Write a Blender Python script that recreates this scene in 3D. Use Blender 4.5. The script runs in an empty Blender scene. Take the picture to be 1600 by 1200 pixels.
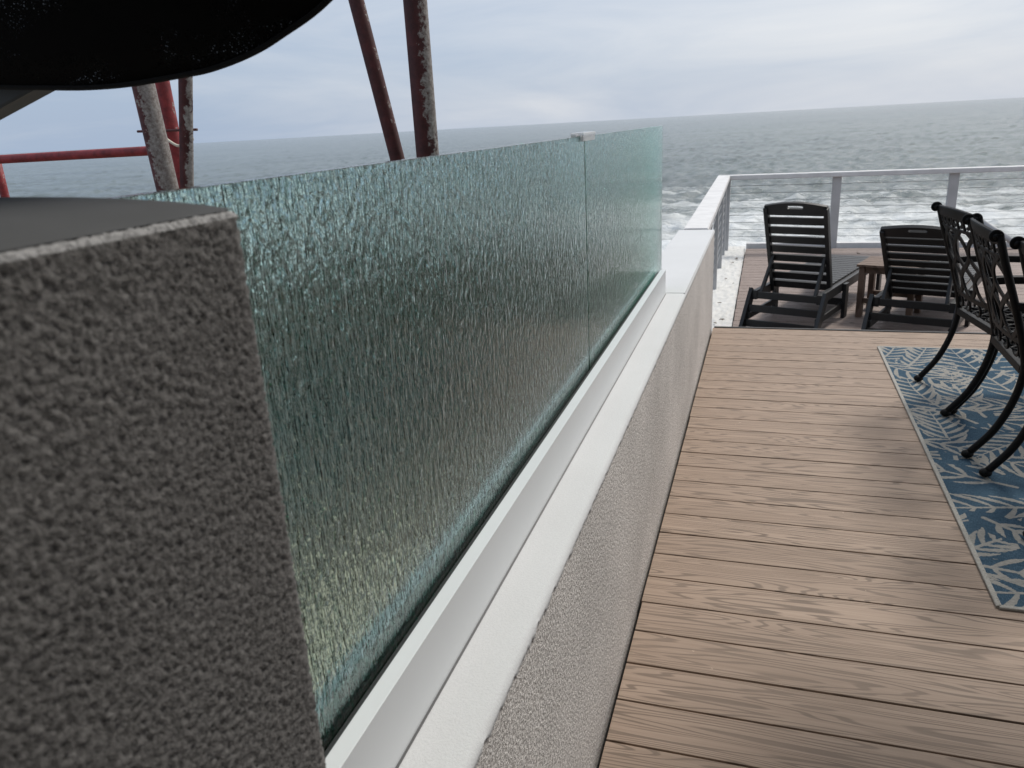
import bpy, bmesh, math, random
import numpy as np
from mathutils import Vector, Matrix

R = math.radians
rng = np.random.default_rng(7)
random.seed(7)
sc = bpy.context.scene
COL = sc.collection

# ------------------------------------------------------------------ camera
PITCH, ROLL, YAW = R(18.43), R(3.17), R(-18.43)
fwd = Vector((math.sin(YAW)*math.cos(PITCH), math.cos(YAW)*math.cos(PITCH), -math.sin(PITCH)))
r0 = Vector((math.cos(YAW), -math.sin(YAW), 0.0))
u0 = r0.cross(fwd)
right = r0*math.cos(ROLL) - u0*math.sin(ROLL)
up = right.cross(fwd)
cam_d = bpy.data.cameras.new('camera')
cam = bpy.data.objects.new('camera', cam_d); COL.objects.link(cam)
m = Matrix((right, up, -fwd)).transposed().to_4x4()
m.translation = Vector((0, 0, 1.42))
cam.matrix_world = m
cam_d.sensor_width = 36.0
cam_d.lens = 36.0*1210/1600
cam_d.clip_start = 0.02
cam_d.clip_end = 60000
cam_d.dof.use_dof = True
cam_d.dof.focus_distance = 1.9
cam_d.dof.aperture_fstop = 11.0
sc.camera = cam

# ------------------------------------------------------------------ sky, sun, exposure
SUN_EL, SUN_AZ = R(52), R(30)      # azimuth clockwise from +Y (towards the sea, to the right)
w = bpy.data.worlds.new('World'); sc.world = w; w.use_nodes = True
nt = w.node_tree; nt.nodes.clear()
wout = nt.nodes.new('ShaderNodeOutputWorld')
bg = nt.nodes.new('ShaderNodeBackground'); bg.inputs['Strength'].default_value = 0.06
sky = nt.nodes.new('ShaderNodeTexSky'); sky.sky_type = 'NISHITA'; sky.sun_disc = False
sky.sun_elevation = SUN_EL; sky.sun_rotation = SUN_AZ
sky.dust_density = 2.5; sky.air_density = 1.0; sky.altitude = 5
tc = nt.nodes.new('ShaderNodeTexCoord')
mp = nt.nodes.new('ShaderNodeMapping'); mp.inputs['Scale'].default_value = (1.6, 1.6, 9.0)
ns = nt.nodes.new('ShaderNodeTexNoise'); ns.inputs['Scale'].default_value = 1.9
ns.inputs['Detail'].default_value = 6; ns.inputs['Roughness'].default_value = 0.55
ns.inputs['Distortion'].default_value = 0.5
cr = nt.nodes.new('ShaderNodeValToRGB')
cr.color_ramp.elements[0].position = 0.22; cr.color_ramp.elements[0].color = (4.1, 5.1, 6.7, 1)
cr.color_ramp.elements[1].position = 0.78; cr.color_ramp.elements[1].color = (7.8, 8.05, 8.5, 1)
mix = nt.nodes.new('ShaderNodeMix'); mix.data_type = 'RGBA'
mix.inputs[0].default_value = 0.86
nt.links.new(tc.outputs['Generated'], mp.inputs['Vector'])
nt.links.new(mp.outputs['Vector'], ns.inputs['Vector'])
# haze is whiter on the sun's side of the sky, bluer away from it
dp = nt.nodes.new('ShaderNodeVectorMath'); dp.operation = 'DOT_PRODUCT'
dp.inputs[1].default_value = (0.72, 0.35, 0.60)
nt.links.new(tc.outputs['Generated'], dp.inputs[0])
ma = nt.nodes.new('ShaderNodeMath'); ma.operation = 'MULTIPLY_ADD'; ma.inputs[1].default_value = 0.50
nt.links.new(dp.outputs['Value'], ma.inputs[0])
mb = nt.nodes.new('ShaderNodeMath'); mb.operation = 'MULTIPLY_ADD'; mb.inputs[1].default_value = 0.78; mb.inputs[2].default_value = -0.02
nt.links.new(ns.outputs['Fac'], mb.inputs[0])
nt.links.new(mb.outputs[0], ma.inputs[2])
nt.links.new(ma.outputs[0], cr.inputs['Fac'])
nt.links.new(sky.outputs['Color'], mix.inputs[6])
nt.links.new(cr.outputs['Color'], mix.inputs[7])
nt.links.new(mix.outputs[2], bg.inputs['Color'])
nt.links.new(bg.outputs['Background'], wout.inputs['Surface'])

sun_d = bpy.data.lights.new('sun', 'SUN'); sun_d.energy = 1.5; sun_d.angle = R(12)
sun_d.color = (1.0, 0.95, 0.88)
sun = bpy.data.objects.new('sun', sun_d); COL.objects.link(sun)
sdir = Vector((math.sin(SUN_AZ)*math.cos(SUN_EL), math.cos(SUN_AZ)*math.cos(SUN_EL), math.sin(SUN_EL)))
sun.rotation_euler = (-sdir).to_track_quat('-Z', 'Y').to_euler()
sun.location = (5, 5, 20)

vs = sc.view_settings
vs.view_transform = 'Standard'; vs.look = 'None'; vs.exposure = 0.8; vs.gamma = 1.0
vs.use_curve_mapping = False
sc.cycles.use_denoising = True
sc.cycles.max_bounces = 12
sc.cycles.transmission_bounces = 10
sc.cycles.glossy_bounces = 5
sc.cycles.diffuse_bounces = 4
sc.cycles.transparent_max_bounces = 12
sc.cycles.sample_clamp_indirect = 30.0

# ------------------------------------------------------------------ helpers
def new_mat(name):
    m = bpy.data.materials.new(name); m.use_nodes = True
    nt = m.node_tree
    return m, nt, nt.nodes['Principled BSDF']

def N(nt, t, **kw):
    n = nt.nodes.new(t)
    for k, v in kw.items():
        if k in n.inputs: n.inputs[k].default_value = v
        else: setattr(n, k, v)
    return n

def ramp(nt, stops):
    n = nt.nodes.new('ShaderNodeValToRGB')
    el = n.color_ramp.elements
    while len(el) < len(stops): el.new(0.5)
    for e, (p, c) in zip(el, stops):
        e.position = p
        e.color = (c, c, c, 1) if isinstance(c, (int, float)) else (*c, 1)
    return n

def mixc(nt, fac, a, b, blend='MIX'):
    n = nt.nodes.new('ShaderNodeMix'); n.data_type = 'RGBA'; n.blend_type = blend
    for sock, v in ((n.inputs[0], fac), (n.inputs[6], a), (n.inputs[7], b)):
        if hasattr(v, 'is_output'): nt.links.new(v, sock)
        elif isinstance(v, (int, float)): sock.default_value = v
        else: sock.default_value = (*v, 1)
    return n.outputs[2]

def math_n(nt, op, a, b=None, c=None):
    n = nt.nodes.new('ShaderNodeMath'); n.operation = op
    for i, v in enumerate((a, b, c)):
        if v is None: continue
        if hasattr(v, 'is_output'): nt.links.new(v, n.inputs[i])
        else: n.inputs[i].default_value = v
    return n.outputs[0]

def coords(nt, scale=(1, 1, 1), kind='Object', rand=False):
    tc = nt.nodes.new('ShaderNodeTexCoord')
    src = tc.outputs[kind]
    if rand:
        oi = nt.nodes.new('ShaderNodeObjectInfo')
        cx = nt.nodes.new('ShaderNodeCombineXYZ')
        for k, mul in enumerate((37.0, 91.0, 53.0)):
            nt.links.new(math_n(nt, 'MULTIPLY', oi.outputs['Random'], mul), cx.inputs[k])
        va = nt.nodes.new('ShaderNodeVectorMath'); va.operation = 'ADD'
        nt.links.new(src, va.inputs[0]); nt.links.new(cx.outputs[0], va.inputs[1])
        src = va.outputs[0]
    mp = nt.nodes.new('ShaderNodeMapping'); mp.inputs['Scale'].default_value = scale
    nt.links.new(src, mp.inputs['Vector'])
    return mp.outputs['Vector']

def noise(nt, vec, scale, detail=4, rough=0.55, dist=0.0):
    n = N(nt, 'ShaderNodeTexNoise'); n.inputs['Scale'].default_value = scale
    n.inputs['Detail'].default_value = detail; n.inputs['Roughness'].default_value = rough
    n.inputs['Distortion'].default_value = dist
    nt.links.new(vec, n.inputs['Vector'])
    return n.outputs['Fac']

def bump(nt, bsdf, h, strength, dist):
    b = nt.nodes.new('ShaderNodeBump'); b.inputs['Strength'].default_value = strength
    b.inputs['Distance'].default_value = dist
    nt.links.new(h, b.inputs['Height'])
    if bsdf is not None: nt.links.new(b.outputs['Normal'], bsdf.inputs['Normal'])
    return b

def simple(name, col, rough=0.5, metal=0.0, var=0.08, nscale=6.0, bstr=0.0, bscale=200.0, bdist=0.001):
    m, nt, b = new_mat(name)
    v = coords(nt)
    f = noise(nt, v, nscale, 5, 0.6)
    c0 = tuple(c*(1-var) for c in col); c1 = tuple(min(1, c*(1+var)) for c in col)
    r = ramp(nt, [(0.3, c0), (0.7, c1)]); nt.links.new(f, r.inputs[0])
    nt.links.new(r.outputs[0], b.inputs['Base Color'])
    b.inputs['Roughness'].default_value = rough; b.inputs['Metallic'].default_value = metal
    if bstr: bump(nt, b, noise(nt, v, bscale, 3, 0.6), bstr, bdist)
    return m

def link(o, parent=None):
    COL.objects.link(o)
    if parent is not None: o.parent = parent
    return o

def obj(name, me, mat=None, parent=None, smooth=False):
    if isinstance(me, bmesh.types.BMesh):
        bm = me; me = bpy.data.meshes.new(name)
        bmesh.ops.recalc_face_normals(bm, faces=bm.faces[:])
        bm.to_mesh(me); bm.free()
    o = bpy.data.objects.new(name, me); link(o, parent)
    if mat is not None and not me.materials: me.materials.append(mat)
    if smooth: me.shade_smooth()
    return o

def empty(name, loc=(0, 0, 0), rz=0.0):
    o = bpy.data.objects.new(name, None); COL.objects.link(o)
    o.location = loc; o.rotation_euler = (0, 0, rz); o.empty_display_size = 0.1
    return o

def adopt(o, parent):
    """parent o without moving it (o was built in world coordinates)"""
    off = Vector((0, 0, 0)); p = parent
    while p is not None:
        off = off + Vector(p.location); p = p.parent
    o.parent = parent; o.matrix_parent_inverse = Matrix.Translation(-off)
    return o

def tag(o, label=None, cat=None, group=None, kind=None):
    if label: o['label'] = label
    if cat: o['category'] = cat
    if group: o['group'] = group
    if kind: o['kind'] = kind
    return o

def copy_tree(o, parent=None):
    c = o.copy(); COL.objects.link(c); c.parent = parent
    for ch in list(o.children): copy_tree(ch, c)
    return c

def bx(bm, x0, x1, y0, y1, z0, z1, bev=0.0, mat=None):
    vs = [bm.verts.new(p) for p in ((x0,y0,z0),(x1,y0,z0),(x1,y1,z0),(x0,y1,z0),(x0,y0,z1),(x1,y0,z1),(x1,y1,z1),(x0,y1,z1))]
    fs = [bm.faces.new([vs[i] for i in q]) for q in ((0,3,2,1),(4,5,6,7),(0,1,5,4),(1,2,6,5),(2,3,7,6),(3,0,4,7))]
    if bev:
        es = list({e for f in fs for e in f.edges})
        r = bmesh.ops.bevel(bm, geom=es, offset=bev, segments=2, profile=0.7, affect='EDGES')
        vs = list({v for f in r['faces'] for v in f.verts} | {v for v in vs if v.is_valid})
    if mat is not None: bmesh.ops.transform(bm, matrix=mat, verts=[v for v in vs if v.is_valid])
    return vs

def box(name, x0, x1, y0, y1, z0, z1, mat, parent=None, bev=0.0, mtx=None):
    bm = bmesh.new(); bx(bm, x0, x1, y0, y1, z0, z1, bev)
    if mtx is not None: bmesh.ops.transform(bm, matrix=mtx, verts=bm.verts[:])
    return obj(name, bm, mat, parent)

def beam(bm, a, b, wd, th, upv=(0, 0, 1), bev=0.0):
    """box from a to b, wd across, th along upv"""
    a = Vector(a); b = Vector(b); d = (b-a); L = d.length; d.normalize()
    upv = Vector(upv); s = d.cross(upv).normalized(); u = s.cross(d)
    M = Matrix((s, d, u)).transposed().to_4x4(); M.translation = a
    t = bmesh.new(); bx(t, -wd/2, wd/2, 0, L, -th/2, th/2, bev)
    bmesh.ops.transform(t, matrix=M, verts=t.verts[:])
    me = bpy.data.meshes.new('t'); t.to_mesh(me); t.free(); bm.from_mesh(me); bpy.data.meshes.remove(me)

def catmull(pts, n=8):
    pts = [Vector(p) for p in pts]; P = [pts[0]*2-pts[1]] + pts + [pts[-1]*2-pts[-2]]
    out = []
    for i in range(1, len(P)-2):
        for k in range(n):
            t = k/n; p0, p1, p2, p3 = P[i-1:i+3]
            out.append(0.5*((2*p1)+(-p0+p2)*t+(2*p0-5*p1+4*p2-p3)*t*t+(-p0+3*p1-3*p2+p3)*t**3))
    out.append(pts[-1]); return out

def sweep(bm, pts, rad, n=10, flat=None, ref=(0, 1, 0)):
    """tube along pts; flat=(w,h) gives a rounded flat bar"""
    pts = [Vector(p) for p in pts]; rings = []
    k = len(pts)
    ref = Vector(ref)
    for i, p in enumerate(pts):
        d = (pts[min(i+1, k-1)]-pts[max(i-1, 0)]).normalized()
        s = d.cross(ref)
        if s.length < 1e-4: s = d.cross(Vector((1, 0, 0.3)))
        s.normalize(); u = s.cross(d)
        r = rad[i] if isinstance(rad, (list, tuple)) else rad
        ring = []
        for j in range(n):
            a = 2*math.pi*(j+0.5)/n
            if flat:
                ca, sa = math.cos(a), math.sin(a)
                e = 0.45
                q = s*(flat[0]/2*math.copysign(abs(ca)**e, ca)) + u*(flat[1]/2*math.copysign(abs(sa)**e, sa))
            else: q = s*(r*math.cos(a)) + u*(r*math.sin(a))
            ring.append(bm.verts.new(p+q))
        rings.append(ring)
    for a, b in zip(rings, rings[1:]):
        for j in range(n):
            bm.faces.new((a[j], a[(j+1) % n], b[(j+1) % n], b[j]))
    bm.faces.new(rings[0][::-1]); bm.faces.new(rings[-1])

def tube(name, pts, rad, mat, parent=None, n=12, flat=None, ref=(0, 1, 0), smooth=True):
    bm = bmesh.new(); sweep(bm, pts, rad, n, flat, ref)
    o = obj(name, bm, mat, parent)
    if smooth:
        o.data.shade_smooth()
    return o

def ball(bm, c, r, sx=1, sy=1, sz=1, seg=12):
    M = Matrix.Translation(c) @ Matrix.Diagonal((sx, sy, sz, 1))
    bmesh.ops.create_uvsphere(bm, u_segments=seg, v_segments=max(6, seg//2+2), radius=r, matrix=M)

def fft_field(nx, ny, dx, lo, hi, seed, aniso=1.0):
    """smooth periodic random field with wavelengths between lo and hi (metres), unit rms"""
    g = np.random.default_rng(seed)
    f = np.fft.rfft2(g.standard_normal((nx, ny)))
    kx = np.fft.fftfreq(nx, dx)[:, None]*aniso; ky = np.fft.rfftfreq(ny, dx)[None, :]
    k = np.sqrt(kx*kx+ky*ky)
    f *= np.exp(-(k*lo)**2*0.5)*(1-np.exp(-(k*hi)**2))
    r = np.fft.irfft2(f, s=(nx, ny)); return r/r.std()

def grid_mesh(name, P):
    """P: (a,b,3) array -> quad grid mesh"""
    a, b = P.shape[:2]
    i = np.arange(a*b).reshape(a, b)
    q = np.stack([i[:-1, :-1], i[1:, :-1], i[1:, 1:], i[:-1, 1:]], -1).reshape(-1, 4)
    me = bpy.data.meshes.new(name)
    me.vertices.add(a*b); me.vertices.foreach_set('co', P.reshape(-1).astype(np.float32))
    me.loops.add(q.size); me.loops.foreach_set('vertex_index', q.reshape(-1).astype(np.int32))
    me.polygons.add(len(q)); me.polygons.foreach_set('loop_start', (np.arange(len(q))*4).astype(np.int32))
    me.polygons.foreach_set('loop_total', np.full(len(q), 4, np.int32))
    me.update(calc_edges=True); me.validate()
    return me

# ------------------------------------------------------------------ materials
def mat_stucco(name, c0, c1, scale, bstr, bdist, fleck=0.0):
    m, nt, b = new_mat(name); v = coords(nt)
    f = noise(nt, v, scale, 3, 0.6, 0.4)
    big = noise(nt, v, 2.2, 4, 0.6)
    r = ramp(nt, [(0.36, c0), (0.62, c1)]); nt.links.new(f, r.inputs[0])
    rb = ramp(nt, [(0.3, 0.82 if not fleck else 0.95), (0.7, 1.06 if not fleck else 1.02)]); nt.links.new(big, rb.inputs[0])
    nt.links.new(mixc(nt, 1.0, r.outputs[0], rb.outputs[0], 'MULTIPLY'), b.inputs['Base Color'])
    b.inputs['Roughness'].default_value = 0.9
    b.inputs['Specular IOR Level'].default_value = 0.25
    h = math_n(nt, 'ADD', f, math_n(nt, 'MULTIPLY', noise(nt, v, scale*2.7, 2, 0.5), 0.35))
    bump(nt, b, h, bstr, bdist)
    return m

M = {}
M['pillar'] = mat_stucco('taupe_stucco', (0.09, 0.087, 0.084), (0.20, 0.194, 0.188), 300, 0.6, 0.002)
M['wall'] = mat_stucco('grey_stucco', (0.36, 0.335, 0.315), (0.86, 0.825, 0.79), 160, 0.9, 0.005)
M['cap'] = mat_stucco('white_masonry_paint', (0.60, 0.61, 0.615), (0.64, 0.65, 0.652), 260, 0.35, 0.002, 0.5)
M['rim'] = mat_stucco('worn_rim', (0.20, 0.20, 0.20), (0.42, 0.42, 0.42), 300, 0.8, 0.002)
M['pillar_top'] = simple('grey_coating', (0.085, 0.088, 0.09), 0.55, 0, 0.12, 9, 0.15, 300, 0.0004)
M['alu'] = simple('white_aluminium', (0.68, 0.70, 0.71), 0.32, 0.0, 0.025, 3)
M['gasket'] = simple('black_rubber', (0.012, 0.012, 0.013), 0.6)
M['rail'] = simple('rail_paint', (0.66, 0.655, 0.65), 0.55, 0, 0.12, 7, 0.2, 40, 0.002)
M['post'] = simple('grey_post', (0.47, 0.47, 0.47), 0.5, 0, 0.10, 5)
M['cable'] = simple('steel_cable', (0.32, 0.33, 0.34), 0.4, 0.7)
M['black_metal'] = simple('black_cast_aluminium', (0.006, 0.006, 0.0065), 0.5, 0, 0.2, 30, 0.15, 150, 0.0006)
M['poly'] = simple('charcoal_poly_lumber', (0.011, 0.012, 0.013), 0.45, 0, 0.15, 12, 0.12, 60, 0.0008)
M['fascia'] = simple('dark_trim', (0.05, 0.05, 0.052), 0.6)
M['joist'] = simple('dark_joist', (0.03, 0.027, 0.024), 0.9)
M['plaster'] = simple('house_plaster', (0.42, 0.40, 0.38), 0.9)
M['soffit'] = simple('shade_roof_soffit', (0.20, 0.19, 0.18), 0.8)
M['rope'] = simple('pale_rope', (0.62, 0.57, 0.46), 0.9)
M['black_metal'].node_tree.nodes['Principled BSDF'].inputs['Specular IOR Level'].default_value = 0.15
M['leafdry'] = simple('dead_leaf', (0.10, 0.07, 0.04), 0.8)

def mat_boards(name, base, dark, light):
    m, nt, b = new_mat(name)
    v = coords(nt, (0.85, 11.0, 1.0), rand=True)
    n1 = noise(nt, v, 1.0, 2, 0.45, 0.25)
    s = math_n(nt, 'SINE', math_n(nt, 'MULTIPLY', n1, 135.0))
    grain = ramp(nt, [(0.0, 0.0), (0.62, 0.0), (0.92, 1.0)])
    nt.links.new(math_n(nt, 'MULTIPLY_ADD', s, 0.5, 0.5), grain.inputs[0])
    v2 = coords(nt, (3.0, 160.0, 1.0), rand=True)
    fine = noise(nt, v2, 1.0, 3, 0.6)
    v3 = coords(nt, (0.9, 2.0, 1.0), kind='Object', rand=True)
    blot = noise(nt, v3, 2.0, 4, 0.6)
    oi = nt.nodes.new('ShaderNodeObjectInfo')
    rb = ramp(nt, [(0.3, dark), (0.55, base), (0.75, light)])
    nt.links.new(math_n(nt, 'ADD', math_n(nt, 'MULTIPLY', fine, 0.75), math_n(nt, 'MULTIPLY_ADD', blot, 0.35, -0.06)), rb.inputs[0])
    bv = math_n(nt, 'MULTIPLY_ADD', oi.outputs['Random'], 0.16, 0.92)
    c = mixc(nt, 1.0, rb.outputs[0], mixc(nt, bv, (0, 0, 0), (1, 1, 1)), 'MULTIPLY')
    gfac = math_n(nt, 'MULTIPLY', grain.outputs[0], math_n(nt, 'MULTIPLY_ADD', blot, 1.0, 0.16))
    c = mixc(nt, gfac, c, tuple(x*0.52 for x in dark))
    dv = noise(nt, coords(nt, (1, 1, 1), kind='Object', rand=True), 55, 2, 0.5)
    dr = ramp(nt, [(0.76, 0.0), (0.80, 0.55)]); nt.links.new(dv, dr.inputs[0])
    c = mixc(nt, dr.outputs[0], c, tuple(x*1.5 for x in light))
    nt.links.new(c, b.inputs['Base Color'])
    b.inputs['Roughness'].default_value = 0.62
    b.inputs['Specular IOR Level'].default_value = 0.35
    h = math_n(nt, 'SUBTRACT', math_n(nt, 'MULTIPLY', fine, 0.5), math_n(nt, 'MULTIPLY', grain.outputs[0], 0.6))
    bump(nt, b, h, 0.5, 0.0012)
    return m
M['deck'] = mat_boards('composite_deck', (0.355, 0.264, 0.200), (0.280, 0.204, 0.150), (0.425, 0.325, 0.25))
M['lowdeck'] = mat_boards('weathered_deck', (0.30, 0.235, 0.205), (0.23, 0.175, 0.15), (0.36, 0.29, 0.255))
M['teak'] = mat_boards('brown_wood', (0.20, 0.135, 0.10), (0.13, 0.085, 0.06), (0.26, 0.18, 0.135))

# red painted steel with peeling patches; the paler +x side mixes peel with a painted-in sunlit side
def mat_pipe(name, bias, red=(0.20, 0.022, 0.026)):
    m, nt, b = new_mat(name); v = coords(nt)
    n1 = noise(nt, v, 26, 6, 0.7)
    n2 = noise(nt, v, 95, 4, 0.7)
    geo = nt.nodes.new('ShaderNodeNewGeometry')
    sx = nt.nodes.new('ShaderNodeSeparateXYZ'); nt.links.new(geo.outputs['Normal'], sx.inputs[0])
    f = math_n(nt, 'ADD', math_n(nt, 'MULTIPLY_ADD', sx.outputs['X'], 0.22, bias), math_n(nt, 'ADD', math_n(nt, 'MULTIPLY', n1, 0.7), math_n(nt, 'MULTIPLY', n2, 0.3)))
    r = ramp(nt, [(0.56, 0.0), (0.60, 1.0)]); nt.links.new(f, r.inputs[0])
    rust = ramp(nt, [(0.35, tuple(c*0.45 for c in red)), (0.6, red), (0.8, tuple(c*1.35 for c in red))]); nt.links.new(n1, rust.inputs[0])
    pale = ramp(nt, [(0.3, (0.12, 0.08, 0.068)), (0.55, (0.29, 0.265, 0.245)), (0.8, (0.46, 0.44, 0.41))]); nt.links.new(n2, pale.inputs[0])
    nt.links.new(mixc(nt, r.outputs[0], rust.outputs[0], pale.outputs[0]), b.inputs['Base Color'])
    b.inputs['Roughness'].default_value = 0.6
    bump(nt, b, math_n(nt, 'ADD', r.outputs[0], n2), 0.5, 0.0015)
    return m
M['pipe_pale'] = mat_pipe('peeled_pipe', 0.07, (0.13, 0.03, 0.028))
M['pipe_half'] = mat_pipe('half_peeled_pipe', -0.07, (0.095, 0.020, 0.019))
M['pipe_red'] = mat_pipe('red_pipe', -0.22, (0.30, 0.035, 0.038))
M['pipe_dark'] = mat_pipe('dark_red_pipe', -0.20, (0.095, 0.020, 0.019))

def mat_glass():
    m, nt, b = new_mat('rain_glass')
    n1 = noise(nt, coords(nt, (1.0, 215.0, 18.0)), 1.0, 2, 0.5, 0.9)
    n2 = noise(nt, coords(nt, (1.0, 420.0, 120.0)), 1.0, 2, 0.5, 0.8)
    n3 = noise(nt, coords(nt, (1.0, 85.0, 48.0)), 1.0, 2, 0.5, 0.5)
    h = math_n(nt, 'ADD', math_n(nt, 'ADD', math_n(nt, 'MULTIPLY', n1, 1.2), math_n(nt, 'MULTIPLY', n2, 0.16)), math_n(nt, 'MULTIPLY', n3, 0.75))
    # the rolled texture is on the outer face; the deck side is almost smooth
    tcg = nt.nodes.new('ShaderNodeTexCoord'); sg = nt.nodes.new('ShaderNodeSeparateXYZ')
    nt.links.new(tcg.outputs['Object'], sg.inputs[0])
    outer = math_n(nt, 'LESS_THAN', sg.outputs['X'], -0.445)
    inner = math_n(nt, 'ADD', math_n(nt, 'MULTIPLY', n3, 0.42), math_n(nt, 'MULTIPLY', n1, 0.12))
    mh = nt.nodes.new('ShaderNodeMix'); mh.data_type = 'FLOAT'
    nt.links.new(outer, mh.inputs[0]); nt.links.new(inner, mh.inputs[2]); nt.links.new(h, mh.inputs[3])
    bump(nt, b, mh.outputs[0], 1.0, 0.0048)
    b.inputs['Base Color'].default_value = (0.75, 0.935, 0.90, 1)
    b.inputs['Transmission Weight'].default_value = 1.0
    b.inputs['Roughness'].default_value = 0.03
    b.inputs['IOR'].default_value = 1.5
    va = nt.nodes.new('ShaderNodeVolumeAbsorption')
    va.inputs['Color'].default_value = (0.25, 0.78, 0.68, 1); va.inputs['Density'].default_value = 9.0
    nt.links.new(va.outputs[0], nt.nodes['Material Output'].inputs['Volume'])
    return m
M['glass'] = mat_glass()
m_, nt_, b_ = new_mat('clear_plastic')
b_.inputs['Base Color'].default_value = (0.95, 0.96, 0.97, 1); b_.inputs['Transmission Weight'].default_value = 0.6
b_.inputs['Roughness'].default_value = 0.18; b_.inputs['IOR'].default_value = 1.45
M['plastic'] = m_

# ------------------------------------------------------------------ ground and sea
def smooth(t): t = np.clip(t, 0, 1); return t*t*(3-2*t)
gx = np.concatenate([np.linspace(-400, -22, 20), np.linspace(-20, 16, 130), np.linspace(18, 400, 20)])
gy = np.concatenate([np.linspace(-300, -12, 12), np.linspace(-10, 30, 140), np.linspace(32, 90, 12)])
GX, GY = np.meshgrid(gx, gy, indexing='ij')
nz = fft_field(170, 164, 0.28, 0.6, 4.0, 3)
GZ = -1.12 - 1.7*smooth((GY-11)/11.0) - 5*smooth((GY-22)/40.0) + 0.05*nz*smooth((GY-3)/4)
GZ = np.where((GX > -0.7), GZ-0.12, GZ)
m, nt, b = new_mat('beach_sand'); v = coords(nt)
f1 = noise(nt, v, 0.9, 5, 0.6); f2 = noise(nt, v, 60, 4, 0.7)
r = ramp(nt, [(0.35, (0.055, 0.055, 0.05)), (0.65, (0.125, 0.12, 0.108))])
nt.links.new(math_n(nt, 'ADD', math_n(nt, 'MULTIPLY', f1, 0.65), math_n(nt, 'MULTIPLY', f2, 0.35)), r.inputs[0])
nt.links.new(r.outputs[0], b.inputs['Base Color']); b.inputs['Roughness'].default_value = 0.95
bump(nt, b, f2, 0.6, 0.02)
M['sand'] = m
g = obj('ground', grid_mesh('ground', np.stack([GX, GY, GZ], -1)), M['sand'], smooth=True); tag(g, kind='structure')

M['path'] = simple('pale_path', (0.46, 0.375, 0.285), 0.9, 0, 0.10, 5, 0.4, 60, 0.004)
p = box('path', -3.0, -0.56, -3, 3.55, -1.3, -1.05, M['path'], bev=0.02); tag(p, kind='structure')

# sea: wind waves from two tiled spectra on a mesh that coarsens with distance
SEA = -2.6
T1 = fft_field(256, 256, 0.36, 1.6, 14, 11, aniso=0.45)
T2 = fft_field(256, 256, 0.10, 0.45, 2.2, 12, aniso=0.55)
T3 = fft_field(256, 256, 2.1, 9.0, 60, 13, aniso=0.35)
def samp(T, x, y, d):
    n = T.shape[0]; u = (x/d) % n; v = (y/d) % n
    i = np.floor(u).astype(int); j = np.floor(v).astype(int); fu = u-i; fv = v-j
    i %= n; j %= n; i2 = (i+1) % n; j2 = (j+1) % n
    return T[i, j]*(1-fu)*(1-fv)+T[i2, j]*fu*(1-fv)+T[i, j2]*(1-fu)*fv+T[i2, j2]*fu*fv
th = np.radians(np.linspace(-72, 52, 560))
rr = np.concatenate([17*np.exp(np.linspace(0, math.log(5000/17), 470)), [9000, 20000, 45000]])
TH, RR = np.meshgrid(th, rr, indexing='ij')
SX = RR*np.sin(TH); SY = RR*np.cos(TH)
c20, s20 = math.cos(0.35), math.sin(0.35)
wx = SX*c20-SY*s20; wy = SX*s20+SY*c20
h1 = samp(T1, SX, SY, 0.36); h2 = samp(T2, wx, wy, 0.10); h3 = samp(T3, wx, wy, 2.1)
fade = 1/(1+(RR/600.0)**2)
crest = lambda h: h+0.35*(h*h-1)
swell = 0.0
for y0, amp, wd in ((30, 0.30, 2.2), (41, 0.32, 2.8), (57, 0.26, 3.6), (80, 0.2, 5.0)):
    yy = SY-y0-2.5*samp(T3, SX*0.6, SX*0.13+y0, 2.1)
    swell = swell+amp*np.exp(-(yy/wd)**2)*(0.55+0.45*np.tanh(samp(T3, SX, SX*0.2+2*y0, 2.1)))
SZ = SEA+(0.068*h1+0.024*h2*(RR < 160)+0.03*h3)*fade+swell*0.8
sea_me = grid_mesh('sea', np.stack([SX, SY, SZ], -1))
m, nt, b = new_mat('sea_water')
v = coords(nt)
va = coords(nt, (0.22, 1.0, 1.0))
big = noise(nt, va, 0.11, 5, 0.6, 0.6)
strk = noise(nt, coords(nt, (0.30, 1.0, 1.0)), 0.42, 7, 0.66, 1.3)
lace = noise(nt, coords(nt, (0.5, 1.0, 1.0)), 2.0, 6, 0.7, 1.0)
tcn = nt.nodes.new('ShaderNodeTexCoord'); sp = nt.nodes.new('ShaderNodeSeparateXYZ')
nt.links.new(tcn.outputs['Object'], sp.inputs[0])
near = N(nt, 'ShaderNodeMapRange'); near.inputs['From Min'].default_value = 24; near.inputs['From Max'].default_value = 58
near.inputs['To Min'].default_value = 1.0; near.inputs['To Max'].default_value = 0.0
nt.links.new(math_n(nt, 'MULTIPLY_ADD', big, 16.0, math_n(nt, 'SUBTRACT', sp.outputs['Y'], 8.0)), near.inputs['Value'])
fo = math_n(nt, 'ADD', math_n(nt, 'MULTIPLY', strk, 0.68), math_n(nt, 'MULTIPLY', lace, 0.32))
fo = math_n(nt, 'ADD', fo, math_n(nt, 'MULTIPLY_ADD', near.outputs[0], 0.40, -0.30))
foam = ramp(nt, [(0.39, 0.0), (0.53, 0.62), (0.68, 1.0)]); nt.links.new(fo, foam.inputs[0])
deep = ramp(nt, [(0.35, (0.095, 0.122, 0.122)), (0.65, (0.145, 0.178, 0.173))]); nt.links.new(big, deep.inputs[0])
shal = mixc(nt, math_n(nt, 'MULTIPLY', near.outputs[0], 0.8), deep.outputs[0], (0.20, 0.225, 0.215))
nt.links.new(mixc(nt, foam.outputs[0], shal, (0.80, 0.82, 0.82)), b.inputs['Base Color'])
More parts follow.
